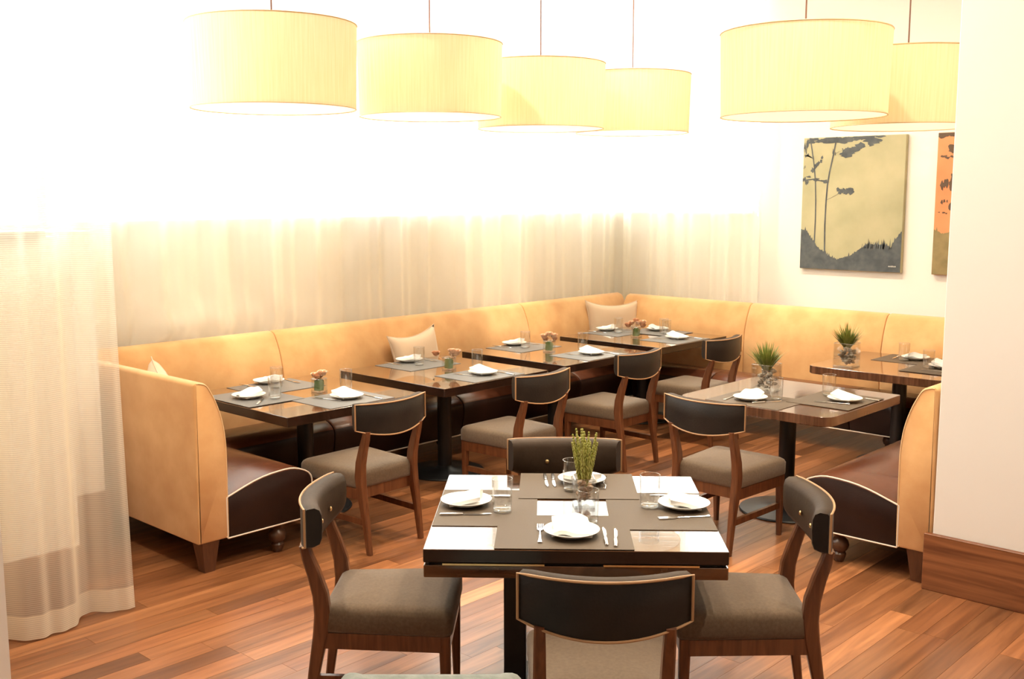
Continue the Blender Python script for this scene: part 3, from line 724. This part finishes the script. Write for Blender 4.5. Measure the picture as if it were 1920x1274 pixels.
std('T1', dyr=0., dyf=.02, name='the table nearest the left end bench')
setting('facing the left end bench at the first table', 0, 0, (T['T1'][0]-.10, T['T1'][1]-.305), (-5.616, 3.626), (-5.471, 3.72), [((-5.45, 3.60), .8)], [], 'matg', mz=.0027)
std('T2', dyr=.03, dyf=.0, name='the second wall table')
std('T3', dyr=-.02, dyf=.0, name='the third wall table')
std('T4', dyr=.03, dyf=-.02, name='the far corner table')
setting('facing the back wall bench at the corner table', PI, 0, (T['T4'][0]-.05, T['T4'][1]+.305), (-5.667, 8.09), (-5.50, 7.95), [((-5.50, 8.10), .05)], [], 'matg', mz=.0027)
x, y = T['R1']
setting('on the chair side of the rounded table', 0, 0, (x-.06, y-.285), (-3.286, 5.692), (-3.17, 5.80), [((-3.17, 5.69), -.5)], [((-3.41, 5.68), .1)])
setting('on the bench side of the rounded table', PI/2, 0, (x+.30, y+.03), (-2.832, 6.033), (-2.984, 6.126), [((-2.78, 6.18), -.1)], [((-2.86, 5.92), .35)], mz=.0027)
x, y = T['R2']
setting('on the back bench side of the far right table', PI, 0, (x-.02, y+.285), (-3.19, 7.98), (-3.23, 7.86), [((-3.34, 7.99), .1)], [], nrot=.5)
setting('on the pillar side of the far right table', PI/2, 0, (x+.30, y-.03), (-2.87, 7.70), (-2.94, 7.60), [], [((-2.85, 7.52), .1)], mz=.0027)

# ------------------------------------------------------------------ centrepieces
def square_vase(root, w, h, th=.005):
    pl = round_poly([Vector(q) for q in ((-w/2, -w/2), (w/2, -w/2), (w/2, w/2), (-w/2, w/2))], .006, 3)
    b = B(); stack(b, pl, [(0, .003), (.003, 0), (h, 0), (h, th), (.014, th)]); obj('vase', b, M['glass'], root)
    b = B(); stack(b, inset(pl, .001), [(.002, 0), (.012, 0)]); obj('thick_base', b, M['glassbase'], root)
    b = B(); tube(b, [(q.x, q.y, h) for q in inset(pl, .0025)], .0022, 5, True); obj('rim', b, M['glassbase'], root)
def blob(bm, c, r, sq=(1, 1, 1), seed=0, sub=1):
    t = B(); bmesh.ops.create_icosphere(t, subdivisions=sub, radius=r)
    rd = random.Random(seed)
    for v in t.verts: v.co *= rd.uniform(.88, 1.1); v.co.x *= sq[0]; v.co.y *= sq[1]; v.co.z *= sq[2]
    join(bm, t, Matrix.Translation(c) @ Matrix.Rotation(rd.uniform(0, 6), 4, 'Z') @ Matrix.Rotation(rd.uniform(-.4, .4), 4, 'X'))
def rose(bm, c, r, seed):
    rd = random.Random(seed); c = Vector(c); blob(bm, c, r*.55, (1, 1, 1), seed)
    for ring, (k, tilt, rr) in enumerate(((4, 1.25, .62), (5, .85, .85), (6, .40, 1.0))):
        for q in range(k):
            a = 2*PI*q/k+ring*.5+rd.uniform(-.15, .15); t = B()
            grid(t, 3, 3, lambda u, v: ((2*u-1)*r*.52*(1-.35*v*v), r*.15*math.cos((2*u-1)*1.2)-.0+r*.10*v*v, (v-.25)*r*1.05))
            join(bm, t, Matrix.Translation(c) @ Matrix.Rotation(a, 4, 'Z') @ Matrix.Translation((0, r*.42*rr, 0)) @ Matrix.Rotation(-(PI/2-tilt)*.55, 4, 'X'))
def flower_vase(loc, rz, label, flowers):
    root = empty('flower_vase', (*loc, Z0), rz); tag(root, label, 'vase', 'rose vases on the wall tables')
    square_vase(root, .078, .088)
    b = B()
    for k in range(4):
        n = 20; r = .031-.006*k
        rings = [[((r+.002*math.sin(z*200+i))*math.cos(2*PI*i/n+k), (r+.002*math.sin(z*200+i))*math.sin(2*PI*i/n+k), z) for i in range(n)] for z in (.013, .04, .06, .074+.004*k)]
        loops(b, rings, True, False, k == 3)
    obj('leaf_wrap', b, M['leafgreen'], root)
    for i, (x, y, z, r, m) in enumerate(flowers):
        b = B(); rose(b, (x, y, z), r, i*7+int(loc[1]*10)); tube(b, [(x*.3, y*.3, .05), (x*.8, y*.8, z-r*.6)], .0022, 5)
        obj('flower', b, M[m], root, True, 70)
flower_vase((-5.474, 4.06), .2, 'small square glass vase of orange flowers on the table nearest the left end bench', [(-.022, -.01, .105, .030, 'rose'), (.02, .012, .118, .034, 'rose'), (.01, -.028, .100, .024, 'rosedark'), (-.012, .024, .098, .024, 'rosedark')])
flower_vase((-5.50, 5.24), .1, 'small square glass vase with drooping peach flowers on the second wall table', [(.035, .035, .118, .042, 'rose'), (-.085, -.045, .112, .032, 'rosedark'), (.01, .03, .105, .030, 'rose'), (.03, .0, .135, .03, 'rose')])
flower_vase((-5.55, 6.41), .15, 'small square glass vase of peach flowers on the third wall table', [(-.035, -.02, .12, .034, 'rose'), (.03, .02, .125, .034, 'rose'), (0, 0, .14, .03, 'rose'), (-.03, -.01, .096, .028, 'rosedark'), (.03, .035, .10, .026, 'rosedark')])
flower_vase((-5.56, 7.61), .1, 'small square glass vase of rust flowers on the far corner table', [(-.055, -.05, .105, .036, 'rosedark'), (.04, .04, .125, .036, 'rose'), (-.005, 0, .145, .030, 'rosedark'), (.05, .03, .10, .032, 'rosedark'), (.02, .0, .125, .03, 'rose'), (-.03, -.03, .125, .03, 'rose')])
def grass_vase(loc, rz, label, h=.175, w=.15):
    root = empty('grass_vase', (*loc, Z0), rz); tag(root, label, 'vase', 'glass vases of grass on pebbles')
    square_vase(root, w, h, .006)
    rd = random.Random(int(loc[1]*100)); b = B()
    for k in range(46):
        r = rd.uniform(.014, .022); lim = w/2-.009-r
        blob(b, (rd.uniform(-lim, lim), rd.uniform(-lim, lim), .016+r*.7+(k/46)*(h-.065)), r, (1.15, .85, .62), k)
    tag(obj('pebbles', b, M['pebble'], root), kind='stuff')
    b = B()
    for k in range(190):
        a = rd.uniform(0, 2*PI); q = rd.random()**.6; L = rd.uniform(.13, .215)*(1-.12*q); tl = q*.85
        b0 = Vector((math.cos(a)*.022*q, math.sin(a)*.022*q, h-.04)); d = Vector((math.cos(a)*math.sin(tl), math.sin(a)*math.sin(tl), math.cos(tl)))
        s = Vector((-math.sin(a), math.cos(a), 0))*.0042; m = b0+d*L*.55+Vector((0, 0, .01)); e = b0+d*L
        v = [b.verts.new(p) for p in (b0-s*.6, b0+s*.6, m+s, m-s, e)]
        b.faces.new((v[0], v[1], v[2], v[3])); b.faces.new((v[3], v[2], v[4]))
    tag(obj('grass', b, M['grass'], root, True, 180), kind='stuff')
grass_vase((-3.38, 6.05), .12, 'square glass vase of green grass and pebbles on the rounded table')
grass_vase((-3.44, 7.33), .05, 'square glass vase of green grass and pebbles on the far right table')
vx = ftw(.048, .03); wv = empty('wheat_vase', (vx[0], vx[1], Z0), FTA+.1); tag(wv, 'glass vase of green wheat stalks at the middle of the foreground table', 'vase')
square_vase(wv, .085, .12)
rd = random.Random(4); b = B()
for k in range(38):
    r = rd.uniform(.010, .015); lim = .031-r*.6; blob(b, (rd.uniform(-lim, lim), rd.uniform(-lim, lim), .016+r*.8+(k/38)*.085), r, (1.2, .85, .7), k)
tag(obj('pebbles', b, M['nut'], wv), kind='stuff')
for k in range(17):
    a = 2*PI*k*.381+rd.uniform(-.2, .2); q = .35+.65*rd.random() if k else 0; L = rd.uniform(.17, .245)*(1.1-.2*q)
    b0 = Vector((math.cos(a)*.012*q, math.sin(a)*.012*q, .075)); tp = b0+Vector((math.cos(a)*.048*q, math.sin(a)*.048*q, L)); b = B()
    tube(b, [b0, b0.lerp(tp, .5)], .0022, 5)
    n = 17
    for j in range(n):
        t = .22+.78*j/(n-1); c = b0.lerp(tp, t); rr = .0060*(1-.5*(j/(n-1))**2)
        for sd in range(3):
            aa = j*1.1+sd*2.1; blob(b, c+Vector((math.cos(aa), math.sin(aa), 0))*rr*.7, rr, (.8, .8, 2.0), j*3+sd)
    obj('wheat_stalk', b, M['wheat'], wv, True, 70)
